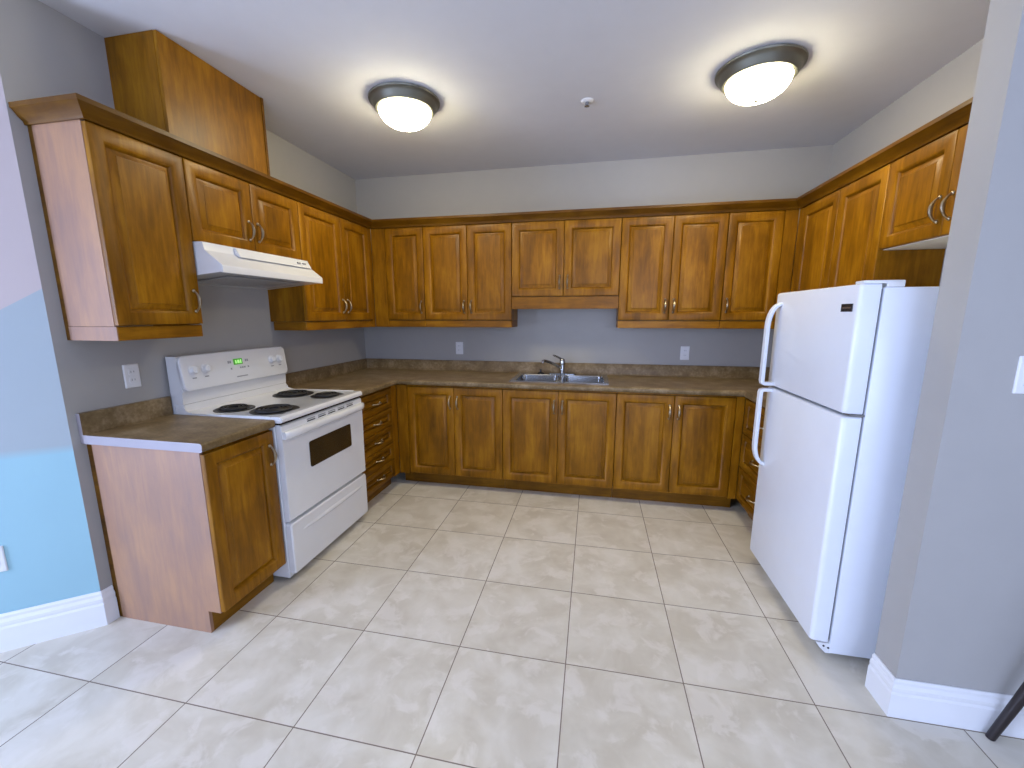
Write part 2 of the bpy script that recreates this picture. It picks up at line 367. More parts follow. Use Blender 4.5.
def upper(label, wall, a0, width, doors, z0=UZ0, rail=True, rail_ret=(), end_panel=False, filler=None, valance=None, under=None, extra=0.0):
    r = cab_root('wall_cabinet', label, 'cabinet', wall, a0, z0, UG); h = UZ1 - z0
    e = 0.016 if end_panel else 0.0005
    bm = NB(); box(bm, e, width - 0.0005, -UD, 0, 0.0 if under is None else 0.004, h + 0.02); finish('carcass', bm, M['wood'], r, local=True, smooth=False)
    if under:
        bm = NB(); box(bm, 0.002, width - 0.002, -UD + 0.002, -0.002, 0, 0.0038); finish('underside_panel', bm, under, r, local=True, smooth=False)['label'] = 'white underside panel'
    if end_panel:
        bm = NB(); box(bm, 0, 0.0155, -UD, -0.022, -0.001, h + 0.02, 0.0008, 1); finish('end_panel', bm, M['panel'], r, local=True)
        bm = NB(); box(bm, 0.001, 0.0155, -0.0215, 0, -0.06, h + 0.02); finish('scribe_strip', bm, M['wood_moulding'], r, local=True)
    for (x0, x1, hs) in doors:
        hx = None if hs is None else (x1 - 0.032 if hs == 'r' else x0 + 0.032)
        make_door(r, x0, x1, 0.002, h - 0.004, -UD - 0.001, hx, 0.113)
    if rail:
        bm = NB(); box(bm, 0.0 if end_panel else 0.0005, width - 0.0005, -UD - 0.012, -UD + 0.008, -0.06, -0.002, 0.002, 1)
        if 'l' in rail_ret: box(bm, 0.0005, 0.0205, -UD + 0.008, -0.022, -0.06, -0.002, 0.001, 1)
        if 'r' in rail_ret: box(bm, width - 0.0205, width - 0.0005, -UD + 0.008, -0.002, -0.06, -0.002, 0.001, 1)
        finish('light_rail', bm, M['wood_h'] if not end_panel else M['wood_h'], r, local=True)
    if end_panel:
        bm = NB(); box(bm, -0.0012, 0.0, -UD - 0.010, -0.022, -0.06, -0.002); finish('rail_end_panel', bm, M['panel'], r, local=True)
    if filler:
        bm = NB(); box(bm, filler[0], filler[1], -UD - 0.019, -0.002 if filler[2] else -UD, -0.06 if rail else 0.0, h + 0.02); finish('filler_strip', bm, M['wood'], r, local=True)
    if valance:
        bm = NB(); box(bm, 0.0, width, -UD - 0.016, -UD + 0.004, valance, -0.003, 0.0015, 1); finish('valance', bm, M['wood_h'], r, local=True)
    return r

# left wall, near to far
upper('single-door wall cabinet left of the range hood, with bare end panel', 'left', -2.37, 0.385, [(0.0, 0.385, 'r')], end_panel=True, rail_ret=('l', 'r'))
upper('short two-door wall cabinet directly above the white range hood', 'left', -1.983, 0.775, [(0.0, 0.3855, 'r'), (0.3855, 0.775, 'l')], z0=1.792, rail=False)
upper('tall two-door wall cabinet right of the range hood on the stove wall', 'left', -1.206, 0.915, [(0.0, 0.461, 'r'), (0.461, 0.875, 'l')], rail_ret=('l',), filler=(0.8765, 0.9145, False))
# back wall, left to right
upper('single-door wall cabinet in the left corner of the back wall', 'back', 0.2915, 0.4765, [(0.1285, 0.4765, 'r')], filler=(0.0, 0.127, False))
upper('tall two-door wall cabinet on back wall, left of the sink', 'back', 0.7695, 0.766, [(0.0, 0.3855, 'r'), (0.3855, 0.766, 'l')], rail_ret=('r',))
upper('short two-door wall cabinet with valance above the sink', 'back', 1.537, 0.862, [(0.0, 0.4255, 'r'), (0.4255, 0.862, 'l')], z0=1.585, rail=False, valance=-0.10)
upper('tall two-door wall cabinet on back wall, just right of the sink', 'back', 2.4005, 0.755, [(0.0, 0.3795, 'r'), (0.3795, 0.755, 'l')], rail_ret=('l',))
upper('single-door wall cabinet at the right end of the back wall', 'back', 3.157, 0.4535, [(0.0, 0.366, 'l')], filler=(0.3675, 0.4535, False))
# right wall, far to near
upper('tall two-door wall cabinet on right wall, partly behind the fridge', 'right', -0.2915, 0.926, [(0.045, 0.498, 'r'), (0.498, 0.926, 'l')], filler=(0.0, 0.0435, False))
upper('short two-door wall cabinet high above the white fridge', 'right', -1.219, 0.86, [(0.0, 0.392, 'r'), (0.392, 0.782, 'l')], z0=1.757, rail=False, filler=(0.7835, 0.8595, False), under=M['underside'])

# crown moulding along all wall cabinets
bm = NB(); cp = UD + 0.024
CRP = [(0, 2.1705), (0.006, 2.1705), (0.009, 2.182), (0.022, 2.194), (0.036, 2.214), (0.042, 2.218), (0.042, 2.236), (0.0, 2.236)]
sweep_xy(bm, [(0.002, -2.3725), (cp, -2.3725), (cp, -cp), (W - cp, -cp), (W - cp, -2.08)], CRP, 1)
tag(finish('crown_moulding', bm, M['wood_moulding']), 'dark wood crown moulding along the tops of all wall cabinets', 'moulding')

# boxed duct cover standing on the hood cabinet
r = thing('duct_cover', 'tall plain wooden duct box from cabinet top to ceiling, above hood', 'duct cover', (0.001, -2.03, 2.195), math.pi / 2)
bm = NB(); box(bm, 0.0, 0.018, -0.268, 0, 0, H - 2.197); finish('side_panel', bm, M['wood'], r, local=True)
bm = NB(); box(bm, 0.582, 0.60, -0.268, 0, 0, H - 2.197); finish('side_panel', bm, M['wood'], r, local=True)
bm = NB(); box(bm, 0.0, 0.60, -0.287, -0.2685, 0, H - 2.197, 0.002, 1); finish('front_panel', bm, M['wood'], r, local=True)
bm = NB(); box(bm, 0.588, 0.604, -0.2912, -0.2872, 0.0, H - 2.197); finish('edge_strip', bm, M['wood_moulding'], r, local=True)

BD, BZ1 = 0.609, 0.874
def base(label, wall, a0, width, doors=(), drawers=(), filler=None, end_panel=False, hollow=False, name='base_cabinet'):
    r = cab_root(name, label, 'cabinet', wall, a0, 0.0, BG)
    e = 0.016 if end_panel else 0.0005
    bm = NB()
    if hollow:
        box(bm, e, e + 0.016, -BD, 0, 0.108, BZ1); box(bm, width - 0.0165, width - 0.0005, -BD, 0, 0.108, BZ1); box(bm, e + 0.016, width - 0.0165, -BD, 0, 0.108, 0.124)
        box(bm, e + 0.016, width - 0.0165, -BD, -BD + 0.016, 0.124, BZ1)
    else: box(bm, e, width - 0.0005, -BD, 0, 0.108, BZ1)
    finish('carcass', bm, M['wood'], r, local=True, smooth=False)
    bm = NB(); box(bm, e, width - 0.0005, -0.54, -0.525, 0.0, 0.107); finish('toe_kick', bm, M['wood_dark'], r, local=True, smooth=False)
    if end_panel:
        bm = NB(); prism(bm, [(-0.03, 0.0), (-0.5405, 0.0), (-0.5405, 0.112), (-BD, 0.112), (-BD, BZ1), (-0.03, BZ1)], 'x', 0, 0.0155); finish('end_panel', bm, M['panel'], r, local=True, smooth=False)
        bm = NB(); box(bm, 0.002, 0.0155, -0.0295, 0, 0, BZ1); finish('scribe_strip', bm, M['wood_moulding'], r, local=True)
    for (x0, x1, hs) in doors:
        hx = x1 - 0.032 if hs == 'r' else x0 + 0.032
        make_door(r, x0, x1, 0.118, 0.862, -BD - 0.001, hx, 0.740)
    for (z0, z1) in drawers:
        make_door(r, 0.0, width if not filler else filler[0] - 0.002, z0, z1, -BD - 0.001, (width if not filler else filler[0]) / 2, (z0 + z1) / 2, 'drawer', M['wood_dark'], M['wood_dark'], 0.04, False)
    if filler:
        bm = NB(); box(bm, filler[0], filler[1], -BD - 0.019, -BD, 0.108, BZ1 - 0.004); finish('filler_strip', bm, M['wood'], r, local=True)
    return r
base('narrow one-door base cabinet with bare end panel, left of the stove', 'left', -2.372, 0.384, [(0.0, 0.384, 'r')], end_panel=True)
base('five-drawer base cabinet just right of the stove', 'left', -1.204, 0.572, drawers=[(0.118, 0.268), (0.268, 0.412), (0.412, 0.556), (0.556, 0.70), (0.70, 0.862)], filler=(0.484, 0.572), name='drawer_cabinet')
base('two-door base cabinet on back wall, left of the sink cabinet', 'back', 0.632, 0.898, [(0.093, 0.4955, 'r'), (0.4955, 0.898, 'l')], filler=(0.0, 0.0915))
base('two-door base cabinet directly under the double sink', 'back', 1.531, 0.868, [(0.0, 0.4365, 'r'), (0.4365, 0.868, 'l')], hollow=True)
base('two-door base cabinet on back wall, right of the sink cabinet', 'back', 2.400, 0.870, [(0.0, 0.4055, 'r'), (0.4055, 0.816, 'l')], filler=(0.8175, 0.870))
base('base cabinet with drawers on right wall, mostly hidden by the fridge', 'right', -0.633, 0.585, drawers=[(0.118, 0.365), (0.365, 0.613), (0.613, 0.862)], name='drawer_cabinet')

# ------------------------------------------------------------------ worktops
SKX0, SKX1, SKY0, SKY1 = 1.585, 2.325, -0.545, -0.075       # sink cut-out
CT0, CT1, CF = 0.876, 0.915, 0.648
def grid_top(bm, xs, ys, keep):
    V = {}
    def v(i, j, z):
        if (i, j, z) not in V: V[(i, j, z)] = bm.verts.new((xs[i], ys[j], z))
        return V[(i, j, z)]
    cells = {(i, j) for i in range(len(xs) - 1) for j in range(len(ys) - 1) if keep(i, j)}
    for (i, j) in cells:
        bm.faces.new((v(i, j, CT1), v(i + 1, j, CT1), v(i + 1, j + 1, CT1), v(i, j + 1, CT1)))
        bm.faces.new((v(i, j, CT0), v(i, j + 1, CT0), v(i + 1, j + 1, CT0), v(i + 1, j, CT0)))
        for di, dj, a, b_ in ((-1, 0, (i, j), (i, j + 1)), (1, 0, (i + 1, j), (i + 1, j + 1)), (0, -1, (i, j), (i + 1, j)), (0, 1, (i, j + 1), (i + 1, j + 1))):
            if (i + di, j + dj) not in cells:
                bm.faces.new((v(*a, CT0), v(*b_, CT0), v(*b_, CT1), v(*a, CT1)))
def round_front(bm, test, off=0.012):
    es = [e for e in bm.edges if all(test(v.co) for v in e.verts) and abs(e.verts[0].co.z - e.verts[1].co.z) < 1e-6 and len(e.link_faces) == 2 and abs(e.link_faces[0].normal.dot(e.link_faces[1].normal)) < 0.5]
    bmesh.ops.bevel(bm, geom=es, offset=off, segments=4, affect='EDGES', profile=0.5)
r = thing('countertop', 'long mottled brown U-shaped laminate worktop holding the sink', 'worktop', (0.001, -0.001, CT0))
bm = NB(); xs = [0.001, CF, SKX0, SKX1, W - CF, W - 0.001]; ys = [-1.209, -CF, SKY0, SKY1, -0.001]
grid_top(bm, xs, ys, lambda i, j: (j > 0 or i in (0, 4)) and not (i == 2 and j == 2))
bm.normal_update()
eps = 1e-4
fr = lambda c: (abs(c.y + CF) < eps and CF - eps <= c.x <= W - CF + eps) or (abs(c.x - CF) < eps and c.y <= -CF + eps) or (abs(c.x - W + CF) < eps and c.y <= -CF + eps)
round_front(bm, fr)
finish('worktop', bm, M['laminate'], r, angle=60)
SPL = [(0, CT1), (0.02, CT1), (0.02, 1.006), (0.016, 1.012), (0, 1.012)]
bm = NB(); sweep_xy(bm, [(0.0012, -1.209), (0.0012, -0.0012), (W - 0.0012, -0.0012), (W - 0.0012, -1.209)], [(o, z + 0.0002) for o, z in SPL], 1)
finish('backsplash', bm, M['laminate'], r)
r = thing('countertop', 'short mottled laminate worktop end piece left of the stove', 'worktop', (0.001, -2.19, CT0))
bm = NB(); grid_top(bm, [0.001, CF], [-2.388, -1.985], lambda i, j: True); bm.normal_update()
round_front(bm, lambda c: abs(c.x - CF) < eps); finish('worktop', bm, M['laminate'], r, angle=60)
bm = NB(); sweep_xy(bm, [(0.0012, -2.388), (0.0012, -1.985)], [(o, z + 0.0002) for o, z in SPL], 1); finish('backsplash', bm, M['laminate'], r)
bm = NB(); prism(bm, [(0.001, CT0), (CF - 0.008, CT0), (CF - 0.0015, CT0 + 0.006), (CF - 0.001, CT1 - 0.008), (CF - 0.008, CT1 + 0.0005), (0.0205, CT1 + 0.0005), (0.0205, 1.0125), (0.001, 1.0125)], 'y', -2.3895, -2.3882)
finish('end_cap', bm, M['laminate_cap'], r, smooth=False)['label'] = 'end cap with daylight tint in its colour'

# ------------------------------------------------------------------ sink, faucet, stopper
def rrect(x0, x1, y0, y1, rad, z, n=5, phase=0):
    L = []
    for cx, cy, a in ((x1 - rad, y1 - rad, 0), (x0 + rad, y1 - rad, 90), (x0 + rad, y0 + rad, 180), (x1 - rad, y0 + rad, 270)):
        for k in range(n + 1):
            t = math.radians(a + 90 * k / n); L.append((cx + rad * math.cos(t), cy + rad * math.sin(t), z))
    return L
r = thing('kitchen_sink', 'stainless steel double-bowl drop-in sink in the long worktop', 'sink', (1.955, -0.31, CT1))
bm = NB(); zt = CT1 + 0.006
xm = 1.955; ox0, ox1, oy0, oy1 = 1.568, 2.342, -0.562, -0.055
bowls = [(1.602, 1.937, -0.535, -0.155), (1.973, 2.308, -0.535, -0.155)]
for (a, b_), (hx0, hx1, hy0, hy1) in zip(((ox0, xm), (xm, ox1)), bowls):
    o1 = rrect(a, b_, oy0, oy1, 0.0008, zt - 0.001); h1 = rrect(hx0, hx1, hy0, hy1, 0.05, zt); h2 = rrect(hx0 + 0.004, hx1 - 0.004, hy0 + 0.004, hy1 - 0.004, 0.047, zt - 0.006)
    ring_loft(bm, [rrect(a, b_, oy0, oy1, 0.0008, CT1 + 0.0006), o1, h1, h2], False, False)
finish('rim', bm, M['steel'], r, angle=30)
for (hx0, hx1, hy0, hy1) in bowls:
    bm = NB(); k = 0.0042
    lp = [rrect(hx0 + k + d, hx1 - k - d, hy0 + k + d, hy1 - k - d, rr, z) for d, rr, z in ((0, 0.047, zt - 0.0058), (0.004, 0.047, zt - 0.09), (0.012, 0.05, zt - 0.145), (0.035, 0.05, zt - 0.168), (0.08, 0.04, zt - 0.172))]
    ring_loft(bm, lp, False, True)
    bw = finish('bowl', bm, M['steel'], r, angle=60)
    bm = NB(); lathe(bm, [(0.042, 0.0), (0.042, 0.003), (0.034, 0.004), (0.028, -0.0), (0.006, 0.001)], ((hx0 + hx1) / 2, (hy0 + hy1) / 2, zt - 0.1715), 20); finish('drain', bm, M['chrome'], bw)
FZ = zt + 0.0005
r = thing('faucet', 'chrome single-lever kitchen faucet behind the double sink', 'faucet', (1.955, -0.105, FZ))
bm = NB(); ring_loft(bm, [rrect(1.835, 2.075, -0.132, -0.078, 0.026, FZ), rrect(1.835, 2.075, -0.132, -0.078, 0.026, FZ + 0.006), rrect(1.845, 2.065, -0.126, -0.084, 0.02, FZ + 0.010)]); finish('base_plate', bm, M['chrome'], r)
bm = NB(); lathe(bm, [(0.027, 0.0102), (0.025, 0.02), (0.021, 0.03), (0.021, 0.088), (0.024, 0.092), (0.0245, 0.118), (0.021, 0.13), (0.012, 0.138), (0.003, 0.14)], (1.955, -0.105, FZ), 20); finish('body', bm, M['chrome'], r)
bm = NB(); tube(bm, [(1.943, -0.125, FZ + 0.058), (1.90, -0.165, FZ + 0.088), (1.85, -0.215, FZ + 0.118), (1.815, -0.25, FZ + 0.131), (1.803, -0.262, FZ + 0.130), (1.800, -0.266, FZ + 0.112)], [0.012, 0.0125, 0.0125, 0.0125, 0.0125, 0.011], 12); finish('spout', bm, M['chrome'], r)
bm = NB(); tube(bm, [(1.950, -0.109, FZ + 0.132), (1.925, -0.125, FZ + 0.148), (1.890, -0.148, FZ + 0.166), (1.876, -0.157, FZ + 0.171)], [0.009, 0.0085, 0.0075, 0.005], 10); finish('lever', bm, M['chrome'], r)
bm = NB(); lathe(bm, [(0.030, 0), (0.030, 0.006), (0.022, 0.012), (0.009, 0.016), (0.007, 0.03), (0.011, 0.034), (0.009, 0.040), (0.002, 0.042)], (1.765, -0.108, FZ), 18)
tag(finish('sink_stopper', bm, M['black']), 'small dark sink stopper on the ledge left of the faucet', 'stopper')

# ------------------------------------------------------------------ range hood
HY0, HY1 = -1.978, -1.213
r = thing('range_hood', 'white under-cabinet range hood above the stove', 'range hood', (0.001, (HY0 + HY1) / 2, 1.6))
bm = NB(); prism(bm, [(0.001, 1.7905), (0.335, 1.7905), (0.345, 1.750), (0.435, 1.680), (0.438, 1.676), (0.438, 1.643), (0.434, 1.642), (0.425, 1.646), (0.02, 1.608), (0.001, 1.608)], 'y', HY0, HY1)
bmesh.ops.bevel(bm, geom=[e for e in bm.edges if abs(e.verts[0].co.y - e.verts[1].co.y) > 0.5], offset=0.002, segments=1, affect='EDGES')
finish('canopy', bm, M['white'], r, angle=20)
bm = NB(); prism(bm, [(0.3405, 1.783), (0.352, 1.783), (0.378, 1.738), (0.372, 1.7365), (0.3455, 1.7535)], 'y', -1.80, -1.235); pn = finish('control_panel', bm, M['white'], r, smooth=False)
for y in (-1.34, -1.29):
    bm = NB(); box(bm, 0.362, 0.372, y - 0.013, y + 0.013, 1.757, 1.767, 0.001, 1); finish('rocker_switch', bm, M['grey'], pn)
bm = NB(); prism(bm, [(0.10, 1.6125), (0.36, 1.6365), (0.36, 1.633), (0.10, 1.609)], 'y', -1.86, -1.34); finish('grease_filter', bm, M['filter'], r, smooth=False)

# ------------------------------------------------------------------ electric range
RY0, RY1 = -1.978, -1.214
r = thing('electric_stove', 'white freestanding electric coil stove between the worktops', 'stove', (0.33, (RY0 + RY1) / 2, 0.0))
bm = NB(); box(bm, 0.03, 0.632, RY0 + 0.004, RY1 - 0.004, 0.018, 0.884, 0.004, 1); finish('body', bm, M['white'], r)
for x, y in ((0.09, RY0 + 0.06), (0.09, RY1 - 0.06), (0.57, RY0 + 0.06), (0.57, RY1 - 0.06)):
    bm = NB(); lathe(bm, [(0.02, 0), (0.02, 0.01), (0.012, 0.018)], (x, y, 0.0003), 12); finish('levelling_foot', bm, M['black'], r)
# cooktop with raised lip at the rear
bm = NB(); prism(bm, [(0.03, 0.893), (0.668, 0.893), (0.678, 0.899), (0.679, 0.914), (0.668, 0.926), (0.62, 0.926), (0.612, 0.9215), (0.14, 0.9215), (0.095, 0.9265), (0.088, 0.945), (0.088, 0.965), (0.03, 0.965)], 'y', RY0, RY1)
bmesh.ops.bevel(bm, geom=[e for e in bm.edges if abs(e.verts[0].co.y - e.verts[1].co.y) < 1e-6], offset=0.006, segments=3, affect='EDGES')
finish('cooktop', bm, M['white'], r, angle=40)
bm = NB(); box(bm, 0.30, 0.664, RY0 + 0.006, RY1 - 0.006, 0.8845, 0.8925); finish('shadow_gap', bm, M['black'], r)
CZT = 0.9215
for (bx, by, br) in ((0.262, -1.835, 0.078), (0.505, -1.815, 0.1), (0.285, -1.395, 0.1), (0.532, -1.392, 0.078)):
    e = bpy.data.objects.new('burner', None); COL.objects.link(e); e.parent = r; e.location = Vector((bx, by, CZT)) - r.location
    bm = NB(); lathe(bm, [(br + 0.022, 0.0003), (br + 0.022, 0.003), (br + 0.014, 0.0045), (br + 0.006, 0.002), (br * 0.6, 0.0012), (0.01, 0.0008)], (0, 0, 0), 40); finish('drip_bowl', bm, M['drip'], e, local=True)
    bm = NB(); pts = []; turns = 4 if br > 0.09 else 3
    for k in range(turns * 24 + 1):
        t = k / 24; rr = 0.022 + (br - 0.022) * t / turns; a = 2 * math.pi * t
        pts.append((rr * math.cos(a), rr * math.sin(a), 0.0105))
    tube(bm, pts, 0.0055, 6, 1.0, (0, 0, 1)); finish('coil', bm, M['coil'], e, local=True)
# backguard
bg_ = None
bm = NB(); prism(bm, [(0.012, 0.90), (0.0295, 0.90), (0.0295, 0.966), (0.085, 0.966), (0.088, 1.03), (0.096, 1.03), (0.078, 1.215), (0.07, 1.222), (0.012, 1.222)], 'y', RY0 + 0.002, RY1 - 0.002)
bgd = finish('backguard', bm, M['white'], r, smooth=False)
bm = NB()   # curved control fascia with rounded corners, tilted back
def fascia(y, z, off):
    x = 0.101 - (z - 1.03) * (0.022 / 0.19) + off; return (x, y, z)
def fl(off, ins, rad=0.03):
    L = rrect(RY0 + 0.002 + ins, RY1 - 0.002 - ins, 1.036 + ins, 1.224 - ins, rad, 0, 6); return [fascia(p[0], p[1], off) for p in L]
ring_loft(bm, [fl(-0.006, 0.0), fl(0.009, 0.0), fl(0.014, 0.003), fl(0.016, 0.008)])
fas = finish('control_panel', bm, M['white'], r, angle=30)
tilt = math.atan(0.022 / 0.19)
for y in (-1.912, -1.838, -1.352, -1.285):
    bm = NB(); lathe(bm, [(0.027, 0.0003), (0.027, 0.004), (0.021, 0.006), (0.019, 0.02), (0.016, 0.023), (0.003, 0.0235)], (0, 0, 0), 24, 'x'); box(bm, 0.02, 0.026, -0.0025, 0.0025, -0.015, 0.015, 0.001, 1)
    p = fascia(y, 1.146, 0.0165)
    bmesh.ops.transform(bm, matrix=Matrix.Translation(p) @ Matrix.Rotation(-tilt, 4, 'Y'), verts=bm.verts[:]); finish('knob', bm, M['white_plastic'], fas)
def plate(name, y0, y1, z0, z1, mat, par, h=0.0012, off=0.0161):
    bm = NB(); v = []
    for o in (0.0, h):
        v.append([fascia(y, z, off + o) for y, z in ((y0, z0), (y1, z0), (y1, z1), (y0, z1))])
    ring_loft(bm, v); return finish(name, bm, mat, par, smooth=False)
dsp = plate('clock_display', -1.650, -1.585, 1.143, 1.178, M['display'], fas)
for k, (y0, y1) in enumerate(((-1.637, -1.629), (-1.622, -1.608), (-1.602, -1.594))):
    plate('digit', y0, y1, 1.150, 1.170, M['digit'], dsp, 0.0008, 0.0174)
for y in (-1.685, -1.672, -1.56, -1.547): plate('button', y - 0.005, y + 0.005, 1.155, 1.170, M['grey'], fas)
for y in (-1.672, -1.605, -1.59, -1.575, -1.548): plate('button', y - 0.005, y + 0.005, 1.118, 1.128, M['grey'], fas)
plate('lettering', -1.645, -1.565, 1.068, 1.074, M['grey'], fas)
for y in (-1.912, -1.838, -1.352, -1.285): plate('knob_marking', y - 0.012, y + 0.012, 1.099, 1.105, M['grey'], fas)
# oven door with vent strip, bar handle and window
bm = NB(); prism(bm, [(0.634, 0.352), (0.662, 0.352), (0.668, 0.358), (0.670, 0.80), (0.668, 0.874), (0.656, 0.882), (0.634, 0.882)], 'y', RY0 + 0.006, RY1 - 0.006)
bmesh.ops.bevel(bm, geom=[e for e in bm.edges if abs(e.verts[0].co.y - e.verts[1].co.y) < 1e-6], offset=0.003, segments=2, affect='EDGES')
dr = finish('oven_door', bm, M['white'], r, angle=40)
bm = NB(); L = [rrect(-1.778, -1.372, 0.588, 0.738, 0.012, x, 4) for x in (0.6685, 0.6722)]
ring_loft(bm, [[(p[2], p[0], p[1]) for p in l] for l in L]); finish('oven_window', bm, M['glass'], dr)
bm = NB()   # full-width bar that bulges forward and returns to the door at both ends
n = 24; loops = []
for i in range(n + 1):
    t = i / n; y = RY0 + 0.010 + (RY1 - RY0 - 0.020) * t; e_ = min(t, 1 - t) * 2
    out = 0.022 + 0.020 * min(1, e_ / 0.16) ** 0.6
    loops.append([(0.669, y, 0.846), (0.669 + out * 0.75, y, 0.847), (0.669 + out, y, 0.838), (0.669 + out, y, 0.818), (0.669 + out * 0.8, y, 0.808), (0.669, y, 0.806)])
ring_loft(bm, loops); finish('handle', bm, M['white'], dr, angle=50)
for k in range(5):
    y = -1.775 + k * 0.095
    for j in range(2):
        bm = NB(); box(bm, 0.6675, 0.6712, y + j * 0.0, y + 0.066, 0.853 + j * 0.011, 0.858 + j * 0.011); finish('vent_slot', bm, M['grey'] if j else M['black'], dr, smooth=False)
# storage drawer
bm = NB(); ring_loft(bm, [[(x, p[0], p[1]) for p in rrect(RY0 + 0.008 + i, RY1 - 0.008 - i, 0.045 + i, 0.335 - i, 0.012, 0, 4)] for x, i in ((0.634, 0), (0.664, 0), (0.670, 0.006))])
sd = finish('storage_drawer', bm, M['white'], r, angle=30)
bm = NB(); bmo = []
for i in range(17):
    t = i / 16; y = -1.885 + 0.61 * t; k = math.sin(math.pi * t) ** 0.35 if 0 < t < 1 else 0.05
    bmo.append([(0.6695, y, 0.268 + 0.012 * k), (0.6705 + 0.004 * k, y, 0.268 + 0.008 * k), (0.6705 + 0.010 * k, y, 0.266), (0.6705 + 0.006 * k, y, 0.266 - 0.012 * k), (0.6695, y, 0.266 - 0.016 * k)])
ring_loft(bm, bmo); finish('drawer_grip', bm, M['white'], sd, angle=60)
bm = NB(); box(bm, 0.56, 0.62, RY0 + 0.02, RY1 - 0.02, 0.012, 0.04); finish('toe_gap', bm, M['black'], r)

# ------------------------------------------------------------------ refrigerator
FY0, FY1, FX = -1.967, -1.250, 3.160
r = thing('refrigerator', 'white top-freezer refrigerator beside the grey partition wall', 'refrigerator', (3.52, (FY0 + FY1) / 2, 0.0))
bm = NB(); box(bm, 3.236, 3.872, FY0, FY1, 0.022, 1.535, 0.006, 2); finish('body', bm, M['fridge'], r)
def fdoor(name, z0, z1):
    bm = NB(); L = []
    for ins, z in ((0.008, z0), (0.002, z0 + 0.004), (0.0, z0 + 0.010), (0.0, z1 - 0.010), (0.002, z1 - 0.004), (0.008, z1)):
        rr = 0.016
        o = [(3.226, FY0 - 0.0 + ins * 0.3), (3.226, FY1 - ins * 0.3)]
        l = [(o[1][0], o[1][1], z)]
        for cx, cy, a0 in ((FX + rr + ins, FY1 - rr - ins, 90), (FX + rr + ins, FY0 + rr + ins, 180)):
            for k in range(7):
                t = math.radians(a0 + 90 * k / 6); l.append((cx + rr * math.cos(t), cy + rr * math.sin(t), z))
        l.append((o[0][0], o[0][1], z)); L.append(l)
    ring_loft(bm, L); return finish(name, bm, M['fridge'], r, angle=30)
FSP = 1.056
fz = fdoor('freezer_door', FSP + 0.006, 1.548); fd = fdoor('fridge_door', 0.072, FSP - 0.006)
bm = NB(); box(bm, 3.2265, 3.2355, FY0 + 0.012, FY1 - 0.012, 0.08, 1.53); finish('door_gasket', bm, M['gap'], r)
bm = NB(); box(bm, 3.20, 3.2265, FY0 + 0.02, FY1 - 0.02, FSP - 0.0055, FSP + 0.0055); finish('door_gap', bm, M['gap'], r)
def fhandle(door, za, zb, mount_low):
    """flat bar standing off the door: curved foot at one end, square foot at the split"""
    x_in, x_o = FX + 0.002, FX - 0.052; pts = []
    s = 1 if zb > za else -1                                    # travels from the square foot at the split to the curved foot
    pts += [(x_in, za + s * 0.010), (x_o + 0.012, za + s * 0.010), (x_o + 0.003, za + s * 0.014), (x_o, za + s * 0.024)]
    hgt = abs(zb - za)
    pts += [(x_o, za + s * hgt * 0.4), (x_o, za + s * (hgt - 0.125))]
    for k in range(1, 9):
        t = k / 8; pts.append((x_o + 0.054 * (1 - math.cos(t * math.pi / 2)) ** 1.0, za + s * (hgt - 0.125 + 0.115 * math.sin(t * math.pi / 2))))
    yc = FY1 - 0.062; loops = []
    P = [Vector((p[0], 0, p[1])) for p in pts]
    for i, p in enumerate(P):
        t = (P[min(i + 1, len(P) - 1)] - P[max(i - 1, 0)]).normalized(); nrm = Vector((t.z, 0, -t.x))
        w, th = 0.019, 0.009
        loops.append([tuple(p + nrm * a + Vector((0, yc + b_, 0))) for a, b_ in ((-th, -w + .004), (-th, w - .004), (-th + .004, w), (th - .004, w), (th, w - .004), (th, -w + .004), (th - .004, -w), (-th + .004, -w))])
    bm = NB(); ring_loft(bm, loops); return finish('handle', bm, M['fridge'], door, angle=40)
fhandle(fz, FSP + 0.007, 1.500, True); fhandle(fd, FSP - 0.007, 0.615, False)
bm = NB(); box(bm, FX - 0.0022, FX + 0.001, -1.936, -1.862, 1.448, 1.478, 0.0008, 1); bd = finish('badge', bm, M['black'], fz)
bm = NB(); box(bm, FX - 0.0028, FX - 0.0021, -1.926, -1.872, 1.460, 1.466); finish('badge_lettering', bm, M['steel'], bd)
bm = NB(); box(bm, 3.172, 3.30, FY0 + 0.004, FY0 + 0.062, 1.5485, 1.560, 0.003, 2); box(bm, 3.245, 3.30, FY0 + 0.004, FY0 + 0.062, 1.5355, 1.553, 0.002, 1); finish('hinge_cover', bm, M['white_plastic'], r)
bm = NB(); box(bm, 3.185, 3.236, FY0 + 0.003, FY0 + 0.045, FSP - 0.004, FSP + 0.004); finish('middle_hinge', bm, M['steel'], r)
bm = NB(); box(bm, 3.245, 3.86, FY0 + 0.03, FY1 - 0.03, 0.004, 0.023); finish('base_grille', bm, M['gap'], r)
bm = NB(); prism(bm, [(3.185, 0.066), (3.245, 0.066), (3.245, 0.02), (3.225, 0.02), (3.2, 0.045)], 'y', FY0 + 0.004, FY0 + 0.012); hb = finish('bottom_hinge', bm, M['white_plastic'], r, smooth=False)
for x, z in ((3.215, 0.053), (3.233, 0.046)):
    bm = NB(); lathe(bm, [(0.004, 0.001), (0.004, -0.002)], (x, FY0 + 0.0038, z), 10, 'y'); finish('screw', bm, M['black'], hb)
for x in (3.27, 3.83):
    for y in (FY0 + 0.06, FY1 - 0.06):
        bm = NB(); lathe(bm, [(0.018, 0.0003), (0.018, 0.0037)], (x, y, 0), 12); finish('levelling_foot', bm, M['black'], r)

